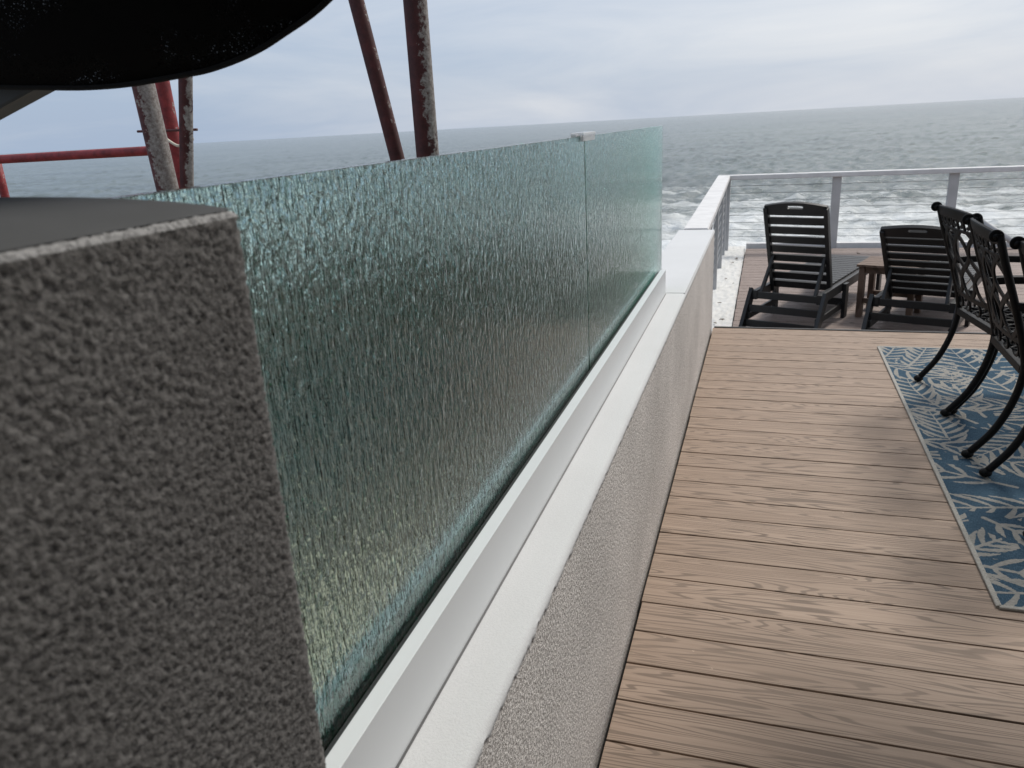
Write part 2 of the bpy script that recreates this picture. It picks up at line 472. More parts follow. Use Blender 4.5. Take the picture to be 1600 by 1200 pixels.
rg = math_n(nt, 'MULTIPLY_ADD', foam.outputs[0], 0.6, 0.16); nt.links.new(rg, b.inputs['Roughness'])
b.inputs['IOR'].default_value = 1.333
b.inputs['Specular IOR Level'].default_value = 0.36
wv = noise(nt, coords(nt, (0.45, 1.0, 1.0)), 1.3, 6, 0.66, 0.4)
bump(nt, b, wv, 0.9, 0.38)
M['sea'] = m
sea = obj('sea', sea_me, M['sea'], smooth=True); tag(sea, kind='structure')

# ------------------------------------------------------------------ main deck
XW = -0.318
DECK_END = 5.46
PITCH_B = 0.147
deck = box('deck', XW+0.004, 6.0, -4.0, DECK_END-0.03, -0.30, -0.034, M['joist']); tag(deck, kind='structure')
bm = bmesh.new(); bx(bm, XW+0.013, 5.0, 0, 0.1408, -0.025, 0.0, 0.003)
me0 = None
nb = int((DECK_END+2.2)/PITCH_B)
for k in range(nb):
    y = DECK_END-0.012-0.1415-k*PITCH_B
    if me0 is None:
        o = obj('deck_board', bm, M['deck'], deck); me0 = o.data
    else:
        o = obj('deck_board', me0, None, deck)
    o.location = ((k*7919 % 11-5)*0.0003, y, ((k*31) % 5)*0.0003)
f = box('deck_fascia', XW+0.02, 5.0, DECK_END-0.009, DECK_END+0.012, -0.26, 0.006, M['fascia'], deck, 0.003)

# ------------------------------------------------------------------ lower deck, apron
ZL = -0.25
LX0, LY0, LY1 = -0.205, DECK_END+0.02, 10.62
low = box('lower_deck', LX0+0.01, 5.5, LY0, LY1, ZL-0.2, ZL-0.032, M['joist']); tag(low, kind='structure')
bm = bmesh.new(); bx(bm, LX0, 5.4, 0, 0.1405, -0.024, 0.0, 0.003); me0 = None
k = 0; y = LY0+0.01
while y+0.1405 < LY1-0.06:
    if me0 is None:
        o = obj('deck_board', bm, M['lowdeck'], low); me0 = o.data
    else: o = obj('deck_board', me0, None, low)
    o.location = ((k*5 % 7-3)*0.0006, y, ZL+((k*13) % 5)*0.0003); k += 1; y += 0.147
box('edge_kerb', LX0, 5.45, LY1-0.05, LY1+0.05, ZL-0.25, ZL+0.055, M['rail'], low, 0.006)
M['apron'] = simple('white_concrete', (0.66, 0.655, 0.63), 0.9, 0, 0.10, 14, 0.5, 90, 0.004)
AX = np.linspace(-0.60, LX0-0.012, 26); AY = np.linspace(5.56, 10.9, 180)
A1, A2 = np.meshgrid(AX, AY, indexing='ij')
AZ = ZL-0.03+0.006*fft_field(26, 180, 0.03, 0.08, 0.5, 5)
apron = obj('concrete_apron', grid_mesh('apron', np.stack([A1, A2, AZ], -1)), M['apron'], smooth=True)
tag(apron, kind='structure')
box('apron_base', -0.60, LX0-0.012, 5.56, 10.9, -1.4, ZL-0.06, M['apron'], apron)

# ------------------------------------------------------------------ stucco wall with painted top
ZT = 0.67
XB = -0.555
wall = empty('parapet_wall', (0, 0, 0))
tag(wall, 'low grey stucco wall with smooth white painted top beside the deck', 'wall')
# wavy painted edge: the white top wraps over the deck-side corner by a few millimetres, unevenly
ys = np.arange(0.36, 5.52, 0.006)
n = len(ys)
wob = fft_field(2, n, 0.006, 0.02, 0.25, 21)[0]
def wall_strip(name, prof, mat, jitter=None):
    P = np.zeros((n, len(prof), 3))
    for j, (x, z) in enumerate(prof):
        P[:, j, 0] = x; P[:, j, 1] = ys; P[:, j, 2] = z
        if jitter and jitter[j]: P[:, j, 2] += jitter[j]*wob
    return obj(name, grid_mesh(name, P), mat, wall, smooth=True)
wall_strip('stucco_face', [(XW-0.001, ZT-0.010), (XW, ZT-0.016), (XW, 0.4), (XW, 0.2), (XW, -0.3)], M['wall'])
wall_strip('painted_top', [(XB, ZT-0.02), (XB+0.012, ZT), (XW-0.10, ZT), (XW-0.05, ZT), (XW-0.012, ZT), (XW-0.004, ZT-0.003),
                           (XW+0.0015, ZT-0.010), (XW+0.0025, ZT-0.017), (XW+0.0005, ZT-0.019)], M['cap'],
           [0, 0, 0, 0, 0, 0, 0, 0.003, 0.003])
wall_strip('outer_face', [(XB, -1.5), (XB, ZT-0.02)], M['cap'])
box('wall_end', XB, XW, 5.5, 5.52, -1.5, ZT-0.012, M['cap'], wall, 0.003)
box('top_block', XB-0.004, XW-0.002, 3.47, 5.524, ZT-0.03, ZT+0.0025, M['cap'], wall, 0.005)

# ------------------------------------------------------------------ foreground pillar
pil = empty('stucco_pillar', (-0.53, 0.1, 0))
tag(pil, 'rough taupe stucco pillar with dark grey flat top in the near corner', 'pillar')
PX, PY, PT = XW, 0.43, 1.3785
path = []
cr_ = 0.012
for t in np.arange(-0.80, PX-cr_, 0.01): path.append((t, PY, 0, 1))
for a in np.linspace(90, 0, 7)[1:-1]: path.append((PX-cr_+cr_*math.cos(R(a)), PY-cr_+cr_*math.sin(R(a)), math.cos(R(a)), math.sin(R(a))))
for t in np.arange(PY-cr_, -0.10, -0.0024): path.append((PX, t, 1, 0))
for t in np.arange(-0.10, -0.45, -0.05): path.append((PX, t, 1, 0))
path.append((PX, -0.45, 1, 0))
path = np.array(path)
zs = np.concatenate([np.linspace(-1.3, 0.45, 15), np.arange(0.46, PT-0.0025, 0.0024)])
na, nbz = len(path), len(zs)
F1 = fft_field(na, nbz, 0.0024, 0.0042, 0.011, 31); F2 = fft_field(na, nbz, 0.0024, 0.0035, 0.007, 32)
disp = 0.00085*np.tanh(F1*1.1)+0.00034*F2
disp[:, :15] *= 0
P = np.zeros((na, nbz+2, 3))
P[:, :nbz, 0] = path[:, 0, None]+path[:, 2, None]*disp; P[:, :nbz, 1] = path[:, 1, None]+path[:, 3, None]*disp
P[:, :nbz, 2] = zs[None, :]
for j, (inn, zz) in enumerate(((0.0012, PT-0.0012), (0.005, PT))):
    P[:, nbz+j, 0] = path[:, 0]-path[:, 2]*inn; P[:, nbz+j, 1] = path[:, 1]-path[:, 3]*inn
    P[:, nbz+j, 2] = zz+0.0004*F1[:, 40+j*9]
def rel(o):
    o.matrix_parent_inverse = Matrix.Translation(-Vector(pil.location)); return o
rel(obj('stucco_shell', grid_mesh('pillar', P[:, :nbz].copy()), M['pillar'], pil, smooth=True))
rel(obj('worn_rim', grid_mesh('pillar_rim', P[:, nbz-1:].copy()), M['rim'], pil, smooth=True))
rel(box('core', -0.80, PX-0.006, -0.45, PY-0.006, -1.3, PT-0.012, M['pillar'], pil))
# coated top: crowned a little towards its middle, pale worn rim round it
nu, nv = 60, 60
U = np.linspace(0, 1, nu); V = np.linspace(0, 1, nv)
tx = -0.79+(PX-0.004+0.79)*U; ty = -0.44+(PY-0.004+0.44)*V
TX, TY = np.meshgrid(tx, ty, indexing='ij')
dx = (PX-0.004)-TX
TZ = PT+0.0004+0.0135*(1-np.exp(-np.maximum(dx, 0)/0.085))

rel(obj('coated_top', grid_mesh('pillar_top', np.stack([TX, TY, TZ], -1)), M['pillar_top'], pil, smooth=True))

# ------------------------------------------------------------------ glass wind screen
ZC = 0.778
ws = empty('wind_screen', (-0.445, 0.44, ZT))
tag(ws, 'green tinted rain textured glass wind screen standing on the white wall top', 'glass screen')
ch = adopt(empty('base_channel'), ws); ch.matrix_parent_inverse = Matrix.Identity(4)
def chp(name, *a, **k): return adopt(box(name, *a, **k), ch)
CY0, CY1 = 0.436, 3.455
chp('inner_side', -0.4275, -0.404, CY0, CY1, ZT+0.0005, ZC, M['alu'], bev=0.0012)
chp('outer_side', -0.494, -0.4645, CY0, CY1, ZT+0.0005, ZC+0.022, M['alu'], bev=0.0012)
chp('floor_plate', -0.464, -0.428, CY0+0.002, CY1-0.002, ZT+0.001, ZT+0.012, M['alu'])
adopt(tube('sealant_bead', [(-0.4028, CY0+0.002, ZT+0.0006), (-0.4028, 2.0, ZT+0.0006), (-0.4028, CY1-0.002, ZT+0.0006)], 0.0018, simple('grey_sealant', (0.22, 0.22, 0.22), 0.7), None, 8), ch)
chp('gasket', -0.4375, -0.4282, CY0+0.001, CY1-0.001, ZC-0.05, ZC-0.007, M['gasket'])
chp('gasket', -0.4638, -0.4525, CY0+0.001, CY1-0.001, ZC-0.05, ZC-0.007, M['gasket'])
for (y0, y1, lab) in ((0.438, 1.995, 'long near glass panel next to the pillar'),
                      (2.003, 3.585, 'teal far glass panel at the end of the screen')):
    o = adopt(box('glass_panel', -0.4515, -0.4385, y0, y1, ZT+0.014, 1.386, M['glass'], bev=0.0012), ws)
    o['label'] = lab
clip = adopt(empty('clip'), ws); clip.matrix_parent_inverse = Matrix.Identity(4); clip['label'] = 'clear plastic clip over the panel joint'
def cl(name, *a, **k): return adopt(box(name, *a, **k), clip)
cl('clip_top', -0.462, -0.428, 1.945, 2.085, 1.3866, 1.395, M['plastic'], bev=0.0025)
cl('clip_cheek', -0.4375, -0.4295, 1.945, 2.085, 1.374, 1.3864, M['plastic'], bev=0.002)
cl('clip_cheek', -0.4605, -0.4525, 1.945, 2.085, 1.374, 1.3864, M['plastic'], bev=0.002)
cl('clip_tab', -0.452, -0.438, 1.905, 1.944, 1.3868, 1.391, M['plastic'], bev=0.001)

# ------------------------------------------------------------------ cable railing
ra = empty('cable_railing', (-0.5, 10.6, ZL)); tag(ra, 'pale grey railing with thin horizontal cables round the lower deck', 'railing')
def rp(o): return adopt(o, ra)
bm = bmesh.new()
for z0, z1, e in ((ZT-0.052, ZT+0.002, 0.0),):
    q = [(-0.535, 5.60), (-0.365, 5.60), (-0.435, 10.50), (-0.590, 10.66)]
    lo = [bm.verts.new((x, y, z0)) for x, y in q]; hi = [bm.verts.new((x, y, z1)) for x, y in q]
    bm.faces.new(lo[::-1]); bm.faces.new(hi)
    for i in range(4): bm.faces.new((lo[i], lo[(i+1) % 4], hi[(i+1) % 4], hi[i]))
bmesh.ops.bevel(bm, geom=bm.edges[:], offset=0.006, segments=2, affect='EDGES')
rp(obj('side_top_rail', bm, M['rail']))
bm = bmesh.new()
q = [(-0.433, 10.502), (5.4, 10.502), (5.4, 10.662), (-0.588, 10.662)]
lo = [bm.verts.new((x, y, ZT-0.052)) for x, y in q]; hi = [bm.verts.new((x, y, ZT+0.002)) for x, y in q]
bm.faces.new(lo[::-1]); bm.faces.new(hi)
for i in range(4): bm.faces.new((lo[i], lo[(i+1) % 4], hi[(i+1) % 4], hi[i]))
bmesh.ops.bevel(bm, geom=bm.edges[:], offset=0.006, segments=2, affect='EDGES')
rp(obj('front_top_rail', bm, M['rail']))
PB = None
def post(x, y, zb, w=0.052, d=0.085):
    o = box('post', x-w, x+w, y-d/2, y+d/2, zb, ZT-0.0525, M['post'], bev=0.004)
    return rp(o)
for x in (-0.47, 0.835, 2.12, 3.40, 4.70): post(x, 10.585, ZL-0.06, 0.05 if x > 0 else 0.04)
for y in (6.9, 8.1, 9.3, 10.2): post(-0.425-0.012*(y-5.6), y, ZL-0.08, 0.024, 0.06)
for k in range(8):
    z = ZT-0.135-k*0.092
    rp(tube('cable', [(-0.43, 10.585, z), (2.0, 10.585, z-0.004), (4.8, 10.585, z)], 0.0033, M['cable'], None, 6))
    rp(tube('cable', [(-0.42, 5.56, z), (-0.455, 8.0, z-0.004), (-0.475, 10.55, z)], 0.0034, M['cable'], None, 6))
# handrail of the beach steps
rp(tube('stair_handrail', [(2.42, 10.40, 0.07), (2.72, 10.40, -0.13), (3.05, 10.40, -0.38)], 0.035, M['post'], None, 12))

# ------------------------------------------------------------------ chaise loungers
def make_lounger(name, recline):
    t = empty(name)
    W = 0.255; Z = 0.30; L = 1.85
    pm = M['poly']
    for s in (-1, 1):
        bm = bmesh.new(); bx(bm, s*W-0.02, s*W+0.02, 0.0, L, Z-0.075, Z, 0.006); obj('side_rail', bm, pm, t)
        # rear leg leans back, front leg upright
        bm = bmesh.new(); beam(bm, (s*(W+0.036), 0.045, Z-0.004), (s*(W+0.036), -0.16, 0.0), 0.03, 0.085, (0, 1, 0.6), 0.005); obj('leg', bm, pm, t)
        bm = bmesh.new(); beam(bm, (s*(W+0.036), 0.60, Z-0.01), (s*(W+0.036), 0.60, 0.0), 0.03, 0.085, (0, 1, 0), 0.005); obj('leg', bm, pm, t)
        bm = bmesh.new(); beam(bm, (s*(W+0.036), L-0.12, Z-0.01), (s*(W+0.036), L-0.12, 0.0), 0.03, 0.085, (0, 1, 0), 0.005); obj('leg', bm, pm, t)
        bm = bmesh.new(); beam(bm, (s*(W+0.015), -0.085, 0.105), (s*(W+0.015), 0.585, 0.105), 0.022, 0.05, (0, 0, 1), 0.004); obj('stretcher', bm, pm, t)
    for (y, z) in ((-0.055, 0.165), (-0.11, 0.055), (0.60, 0.13), (0.02, Z-0.04)):
        bm = bmesh.new(); bx(bm, -W-0.02, W+0.02, y-0.012, y+0.012, z-0.028, z+0.028, 0.004); obj('cross_bar', bm, pm, t)
    y = 0.42
    while y < L-0.05:
        bm = bmesh.new(); bx(bm, -W+0.022, W-0.022, y, y+0.082, Z-0.004, Z+0.016, 0.004); obj('slat', bm, pm, t); y += 0.092
    # backrest in its own plane: u across, v up along the back
    bk = empty('backrest'); bk.parent = t
    bk.location = (0, 0.36, Z-0.03); bk.rotation_euler = (math.pi/2+recline, 0, 0)   # local y runs up the back
    H = 0.765; w = 0.232
    for s in (-1, 1):
        bm = bmesh.new(); bx(bm, s*w-0.016, s*w+0.016, -0.03, H-0.035, -0.028, 0.028, 0.006); obj('stile', bm, pm, bk)
    nsl = 8; v0 = 0.0
    for k in range(nsl):
        a = v0+k*0.0835
        bm = bmesh.new(); bx(bm, -w+0.0165, w-0.0165, a, a+0.061, -0.008, 0.008, 0.003); obj('slat', bm, pm, bk)
    # arched head board with a hand slot
    bm = bmesh.new()
    v1 = v0+nsl*0.0835
    out = [(-w-0.008, v1), (w+0.008, v1)]
    top = [(x, H-0.016+0.027*math.cos(x/w*math.pi/2)) for x in np.linspace(w+0.008, -w-0.008, 17)]
    out += top
    sl = []
    for a in np.linspace(-90, 90, 7): sl.append((0.05+0.013*math.cos(R(a)), H-0.028+0.013*math.sin(R(a))))
    for a in np.linspace(90, 270, 7): sl.append((-0.05+0.013*math.cos(R(a)), H-0.028+0.013*math.sin(R(a))))
    def plate(bm, loops, z0, z1):
        caps = []
        for z in (z0, z1):
            es = []
            for lp in loops:
                vs = [bm.verts.new((x, y, z)) for x, y in lp]
                es += [bm.edges.new((vs[i], vs[(i+1) % len(vs)])) for i in range(len(vs))]
                caps.append(vs)
            bmesh.ops.triangle_fill(bm, edges=es, use_beauty=True)
        k = len(loops)
        for a, b in zip(caps[:k], caps[k:]):
            for i in range(len(a)): bm.faces.new((a[i], a[(i+1) % len(a)], b[(i+1) % len(a)], b[i]))
    plate(bm, [out, sl], -0.013, 0.013)
    obj('head_board', bm, pm, bk)
    # prop from the back down to the frame
    for s in (-1, 1):
        bm = bmesh.new()
        c, q = math.cos(recline), math.sin(recline)
        p0 = Vector((s*0.205, 0.36-0.30*q, Z-0.04+0.30*c)); p1 = Vector((s*0.215, 0.03, Z-0.03))
        beam(bm, p0, p1, 0.022, 0.04, (0, 1, 0.2), 0.004); obj('prop', bm, pm, t)
    return t
lo1 = make_lounger('chaise_lounger', R(21))
lo1.location = (0.195, 6.40, ZL); lo1.rotation_euler = (0, 0, R(-20))
tag(lo1, 'black slatted chaise lounger next to the white apron, nearest the stucco wall', 'lounger', 'chaise loungers on the lower deck')
lo2 = make_lounger('chaise_lounger', R(41))
lo2.location = (1.075, 6.20, ZL); lo2.rotation_euler = (0, 0, R(-20))
tag(lo2, 'black slatted chaise lounger partly hidden by the dining chairs, leaned further back', 'lounger', 'chaise loungers on the lower deck')

# ------------------------------------------------------------------ side table between the loungers
tb = empty('side_table', (0.74, 6.86, ZL), R(-20)); tag(tb, 'small brown wooden side table standing between the two loungers', 'table')
for k in range(5):
    bm = bmesh.new(); bx(bm, 0.0+k*0.0, 0.46, k*0.088, k*0.088+0.082, 0.425, 0.445, 0.003); obj('top_board', bm, M['teak'], tb)
for x in (0.04, 0.42):
    for y in (0.05, 0.39):
        bm = bmesh.new(); bx(bm, x-0.022, x+0.022, y-0.034, y+0.034, 0, 0.424, 0.004); obj('leg', bm, M['teak'], tb)
for y in (0.05, 0.39):
    bm = bmesh.new(); bx(bm, 0.063, 0.397, y-0.012, y+0.012, 0.12, 0.16, 0.003); obj('stretcher', bm, M['teak'], tb)
    bm = bmesh.new(); bx(bm, 0.063, 0.397, y-0.012, y+0.012, 0.37, 0.424, 0.003); obj('apron', bm, M['teak'], tb)

# ------------------------------------------------------------------ rug with woven palm leaf pattern
RX0, RX1, RY0, RY1 = 0.712, 2.52, 2.268, 5.06
rs = 0.004
nx, ny = int((RX1-RX0)/rs), int((RY1-RY0)/rs)
gxx, gyy = np.meshgrid(np.arange(nx)*rs, np.arange(ny)*rs, indexing='ij')
pat = np.zeros((nx, ny))          # 0 blue .. 1 beige
def stamp_seg(p, q, w0, w1, val):
    x0 = int((min(p[0], q[0])-0.05)/rs); x1 = int((max(p[0], q[0])+0.05)/rs)
    y0 = int((min(p[1], q[1])-0.05)/rs); y1 = int((max(p[1], q[1])+0.05)/rs)
    x0, y0 = max(x0, 0), max(y0, 0); x1, y1 = min(x1, nx), min(y1, ny)
    if x1 <= x0 or y1 <= y0: return
    X = gxx[x0:x1, y0:y1]; Y = gyy[x0:x1, y0:y1]
    d = (q[0]-p[0], q[1]-p[1]); L2 = d[0]**2+d[1]**2+1e-9
    t = np.clip(((X-p[0])*d[0]+(Y-p[1])*d[1])/L2, 0, 1)
    dist = np.hypot(X-p[0]-t*d[0], Y-p[1]-t*d[1])
    wd = w0+(w1-w0)*t
    a = np.clip((wd-dist)/rs+0.5, 0, 1)
    pat[x0:x1, y0:y1] = pat[x0:x1, y0:y1]*(1-a)+val*a
def curve(p, ang, bend, L, n):
    pts = [p]; x, y = p
    for i in range(n):
        x += math.cos(ang)*L/n; y += math.sin(ang)*L/n; ang += bend/n; pts.append((x, y))
    return pts
rr2 = random.Random(5)
def frond(p, ang, L):
    K = 10
    st = curve(p, ang, rr2.uniform(-0.7, 0.7), L, K)
    for i in range(1, K+1):      # the frond covers what lies under it
        wdt = 0.10*math.sin(math.pi*min(1, (i+1)/(K+1)))**0.7
        stamp_seg(st[i-1], st[i], wdt, wdt, 0.0)
    for i in range(1, K+1):
        a, b = st[i-1], st[i]
        da = math.atan2(b[1]-a[1], b[0]-a[0])
        ll = 0.30*L*math.sin(math.pi*(i+1.5)/(K+3))
        for s in (-1, 1):
            v = curve(b, da+s*rr2.uniform(0.8, 1.0), -s*0.6, ll, 6)
            for j in range(6):
                w0 = 0.0045+0.0065*math.sin(math.pi*j/6); w1 = 0.0045+0.0065*math.sin(math.pi*(j+1)/6)
                if j >= 4: w0 *= 0.8; w1 *= 0.5
                stamp_seg(v[j], v[j+1], w0, w1, 1.0)
    for i in range(1, K+1): stamp_seg(st[i-1], st[i], 0.010-0.0007*i, 0.010-0.0007*(i+1), 1.0)
seeds = [(i*0.42-0.2+rr2.uniform(-0.15, 0.15), j*0.42-0.3+rr2.uniform(-0.15, 0.15)) for i in range(6) for j in range(9)]
rr2.shuffle(seeds)
for q_ in seeds: frond(q_, rr2.uniform(0, 6.28), rr2.uniform(0.70, 1.0))
for _ in range(40):      # fill what stayed plain
    c_ = pat[:nx//12*12, :ny//12*12].reshape(nx//12, 12, ny//12, 12).mean((1, 3))
    k_ = (c_[:-2, :-2]+c_[1:-1, :-2]+c_[2:, :-2]+c_[:-2, 1:-1]+c_[1:-1, 1:-1]+c_[2:, 1:-1]+c_[:-2, 2:]+c_[1:-1, 2:]+c_[2:, 2:])/9
    if k_.min() > 0.12: break
    i_, j_ = np.unravel_index(k_.argmin(), k_.shape)
    an = rr2.uniform(0, 6.28); L_ = rr2.uniform(0.5, 0.7)
    frond(((i_*12+18)*rs-math.cos(an)*L_*0.5, (j_*12+18)*rs-math.sin(an)*L_*0.5), an, L_)
pat += 0.10*fft_field(nx, ny, rs, 0.010, 0.2, 44)
bd = np.minimum.reduce([gxx, gyy, (RX1-RX0)-gxx, (RY1-RY0)-gyy])
pat = np.where(bd < 0.006, 1.0, pat); pat = np.clip(pat, 0, 1)
Pz = 0.0085+0.0012*pat+0.0006*fft_field(nx, ny, rs, 0.008, 0.03, 45)
me = grid_mesh('rug', np.stack([gxx+RX0, gyy+RY0, Pz], -1))
ca = me.color_attributes.new('pattern', 'FLOAT_COLOR', 'POINT')
cc = np.ones((nx*ny, 4), np.float32); cc[:, :3] = pat.reshape(-1, 1); ca.data.foreach_set('color', cc.reshape(-1))
m, nt, b = new_mat('woven_rug')
at = N(nt, 'ShaderNodeVertexColor'); at.layer_name = 'pattern'
v = coords(nt, (420, 60, 1)); thr = noise(nt, v, 1.0, 2, 0.6)
v2 = coords(nt, (60, 420, 1)); thr2 = noise(nt, v2, 1.0, 2, 0.6)
big = noise(nt, coords(nt), 3.0, 4, 0.6)
blue = ramp(nt, [(0.34, (0.026, 0.055, 0.086)), (0.6, (0.062, 0.108, 0.150)), (0.85, (0.14, 0.195, 0.24))]); nt.links.new(math_n(nt, 'MULTIPLY_ADD', thr, 0.8, math_n(nt, 'MULTIPLY_ADD', big, 0.3, -0.05)), blue.inputs[0])
bei = ramp(nt, [(0.3, (0.22, 0.215, 0.195)), (0.7, (0.37, 0.355, 0.325))]); nt.links.new(thr2, bei.inputs[0])
pr = ramp(nt, [(0.35, 0.0), (0.65, 1.0)]); nt.links.new(at.outputs['Color'], pr.inputs[0])
nt.links.new(mixc(nt, pr.outputs[0], blue.outputs[0], bei.outputs[0]), b.inputs['Base Color'])
b.inputs['Roughness'].default_value = 0.95; b.inputs['Specular IOR Level'].default_value = 0.1
bump(nt, b, math_n(nt, 'ADD', thr, thr2), 0.5, 0.0015)
rug = empty('rug', (1.6, 3.66, 0)); tag(rug, 'flat woven outdoor rug with blue and beige palm leaf pattern under the chairs', 'rug')
o = obj('woven_field', me, m, rug, smooth=True); o.matrix_parent_inverse = Matrix.Translation(-Vector(rug.location))
M['binding'] = simple('beige_binding', (0.36, 0.345, 0.31), 0.95, 0, 0.2, 160, 0.4, 300, 0.001)
bm = bmesh.new()
cp = [(RX0, RY0), (RX1, RY0), (RX1, RY1), (RX0, RY1)]
for i in range(4):
    a, c = cp[i], cp[(i+1) % 4]
    sweep(bm, [(a[0], a[1], 0.0055), (c[0], c[1], 0.0055)], 0.005, 8, flat=(0.016, 0.0095), ref=(0, 0, 1))
o = obj('binding', bm, M['binding'], rug); o.matrix_parent_inverse = Matrix.Translation(-Vector(rug.location))

# ------------------------------------------------------------------ cast aluminium dining chairs
def make_chair():
    t = empty('dining_chair'); bmt = M['black_metal']
    W = 0.245; SZ = 0.405
    # side view profile (x forward): rear post from scroll to foot
    for s in (-1, 1):
        pp = catmull([(-0.150, s*W, 0.915), (-0.115, s*W, 0.80), (-0.055, s*W, 0.62), (-0.012, s*W, 0.47), (0.0, s*W, 0.38), (-0.02, s*W, 0.26), (-0.072, s*W, 0.13), (-0.150, s*W, 0.022)], 6)
        o = tube('rear_leg', pp, 0.0148, bmt, t, 10)
        bm = bmesh.new(); ball(bm, (-0.154, s*W, 0.018), 0.021, 1.15, 1, 0.85); obj('foot', bm, bmt, o, True)
        pf = catmull([(0.44, s*W, 0.39), (0.455, s*W, 0.27), (0.47, s*W, 0.13), (0.505, s*W, 0.022)], 6)
        o = tube('front_leg', pf, 0.014, bmt, t, 10)
        bm = bmesh.new(); ball(bm, (0.508, s*W, 0.018), 0.020, 1.15, 1, 0.85); obj('foot', bm, bmt, o, True)
        pa = catmull([(-0.062, s*(W+0.004), 0.645), (0.05, s*(W+0.022), 0.648), (0.20, s*(W+0.035), 0.642), (0.34, s*(W+0.035), 0.63), (0.415, s*(W+0.03), 0.595), (0.44, s*(W+0.015), 0.52), (0.44, s*(W+0.003), 0.41)], 6)
        tube('arm', pa, 0.014, bmt, t, 12, flat=(0.034, 0.019), ref=(0, 1, 0))
    # seat
    bm = bmesh.new()
    bx(bm, -0.012, 0.45, -W-0.012, -W+0.014, SZ-0.036, SZ, 0.004); bx(bm, -0.012, 0.45, W-0.014, W+0.012, SZ-0.036, SZ, 0.004)
    bx(bm, -0.014, 0.014, -W+0.0145, W-0.0145, SZ-0.034, SZ-0.001, 0.004); bx(bm, 0.43, 0.458, -W+0.0145, W-0.0145, SZ-0.034, SZ-0.001, 0.004)
    obj('seat_frame', bm, bmt, t)
    bm = bmesh.new()
    x0, x1, y0, y1 = 0.01, 0.435, -W+0.01, W-0.01
    for fam in (1, -1):
        for c in np.arange(-0.5, 0.95, 0.078):
            pts = []
            for k in range(25):
                x = x0+(x1-x0)*k/24; y = fam*((x-x0)*0.85-c+0.235)
                y = y+fam*0.012*math.sin((x-x0)*2*math.pi/0.21)
                pts.append((x, y, SZ-0.008))
            run = [p for p in pts if y0 <= p[1] <= y1]
            if len(run) > 2: sweep(bm, run, 0.006, 6, flat=(0.010, 0.017), ref=(0, 0, 1))
    obj('seat_lattice', bm, bmt, t, True)
    # back: curved panel; u across (-W..W), v along height
    def back(u, z):
        # follow the rear post profile, bowing slightly backwards in the middle
        prof = [(-0.150, 0.915), (-0.115, 0.80), (-0.055, 0.62), (-0.012, 0.47), (-0.004, 0.43)]
        zz = [p[1] for p in prof][::-1]; xx = [p[0] for p in prof][::-1]
        return (float(np.interp(z, zz, xx))-0.022*(1-(u/W)**2), u, z)
    bm = bmesh.new()
    def flatbar(us, wd, th=0.010):
        pts = [back(*p) for p in us]
        sweep(bm, pts, 0.006, 8, flat=(wd, th), ref=(1, 0, 0.28))
    for z, wd in ((0.50, 0.026),):
        flatbar([(u, z) for u in np.linspace(-W, W, 17)], wd)
    zb, zt_ = 0.505, 0.835
    for fam in (1, -1):
        for c in np.arange(-0.62, 0.63, 0.158):
            us = []
            for k in range(33):
                z = zb+(zt_-zb)*k/32
                u = fam*(c+(z-zb)*1.05-0.17+0.020*math.sin((z-zb)*2*math.pi/0.165+0.6))
                if abs(u) <= W: us.append((u, z))
            if len(us) > 3: flatbar(us, 0.027)
    # band of scroll work under the top rail
    flatbar([(u, 0.835) for u in np.linspace(-W, W, 17)], 0.016)
    for u in np.linspace(-W+0.045, W-0.045, 7):
        sgn = 1 if u < 0 else -1
        us = []
        for k in range(22):
            a = k/21*4.9+0.4; r_ = 0.028*(1-0.62*k/21)
            us.append((u+sgn*r_*math.cos(a), 0.868+r_*math.sin(a)*0.95))
        flatbar(us, 0.016)
    for u in np.linspace(-W+0.012, W-0.012, 8): flatbar([(u, 0.835), (u+0.004, 0.868), (u, 0.895)], 0.018)
    # lower ornament between seat and back panel
    for u in (-0.17, -0.06, 0.06, 0.17):
        us = [(u+0.032*math.cos(a), 0.462+0.032*math.sin(a)) for a in np.linspace(0.3, 5.6, 20)]
        flatbar(us, 0.012)
    obj('back_lattice', bm, bmt, t)
    bm = bmesh.new()
    top = [(u, 0.902+0.012*math.cos(u/W*math.pi/2)) for u in np.linspace(-W-0.012, W+0.012, 21)]
    pts = [back(*p) for p in top]
    sweep(bm, pts, 0.01, 10, flat=(0.050, 0.016), ref=(1, 0, 0.3))
    obj('top_rail', bm, bmt, t)
    for s in (-1, 1):
        # rolled scroll end, axis along the rail
        bm = bmesh.new()
        c = Vector((-0.165, s*(W+0.004), 0.915))
        pts = []
        for k in range(30):
            a = R(-60)+k/29*R(430); r_ = 0.018*(1-0.7*k/29)
            pts.append((c.x+r_*math.cos(a), c.y, c.z+r_*math.sin(a)))
        sweep(bm, pts, 0.006, 8, flat=(0.026, 0.008), ref=(0.001, 0, 1) if False else (0, 1, 0))
        ball(bm, c, 0.012, 1, 1.1, 1)
        obj('scroll', bm, bmt, t, True)
    return t
ch1 = make_chair()
spots = [((1.013, 4.162, 0.010), R(8), 'black cast metal dining chair with lattice back, farthest from the camera'),
         ((1.01, 3.615, 0.010), R(-1), 'black cast metal lattice dining chair in the middle of the row'),
         ((1.045, 2.955, 0.010), R(3), 'black cast metal dining chair nearest the camera, mostly cut off at the right edge')]
for i, (loc, rz, lab) in enumerate(spots):
    o = ch1 if i == 0 else copy_tree(ch1)
    o.location = loc; o.rotation_euler = (0, 0, rz)
    tag(o, lab, 'chair', 'dining chairs in a row on the rug')

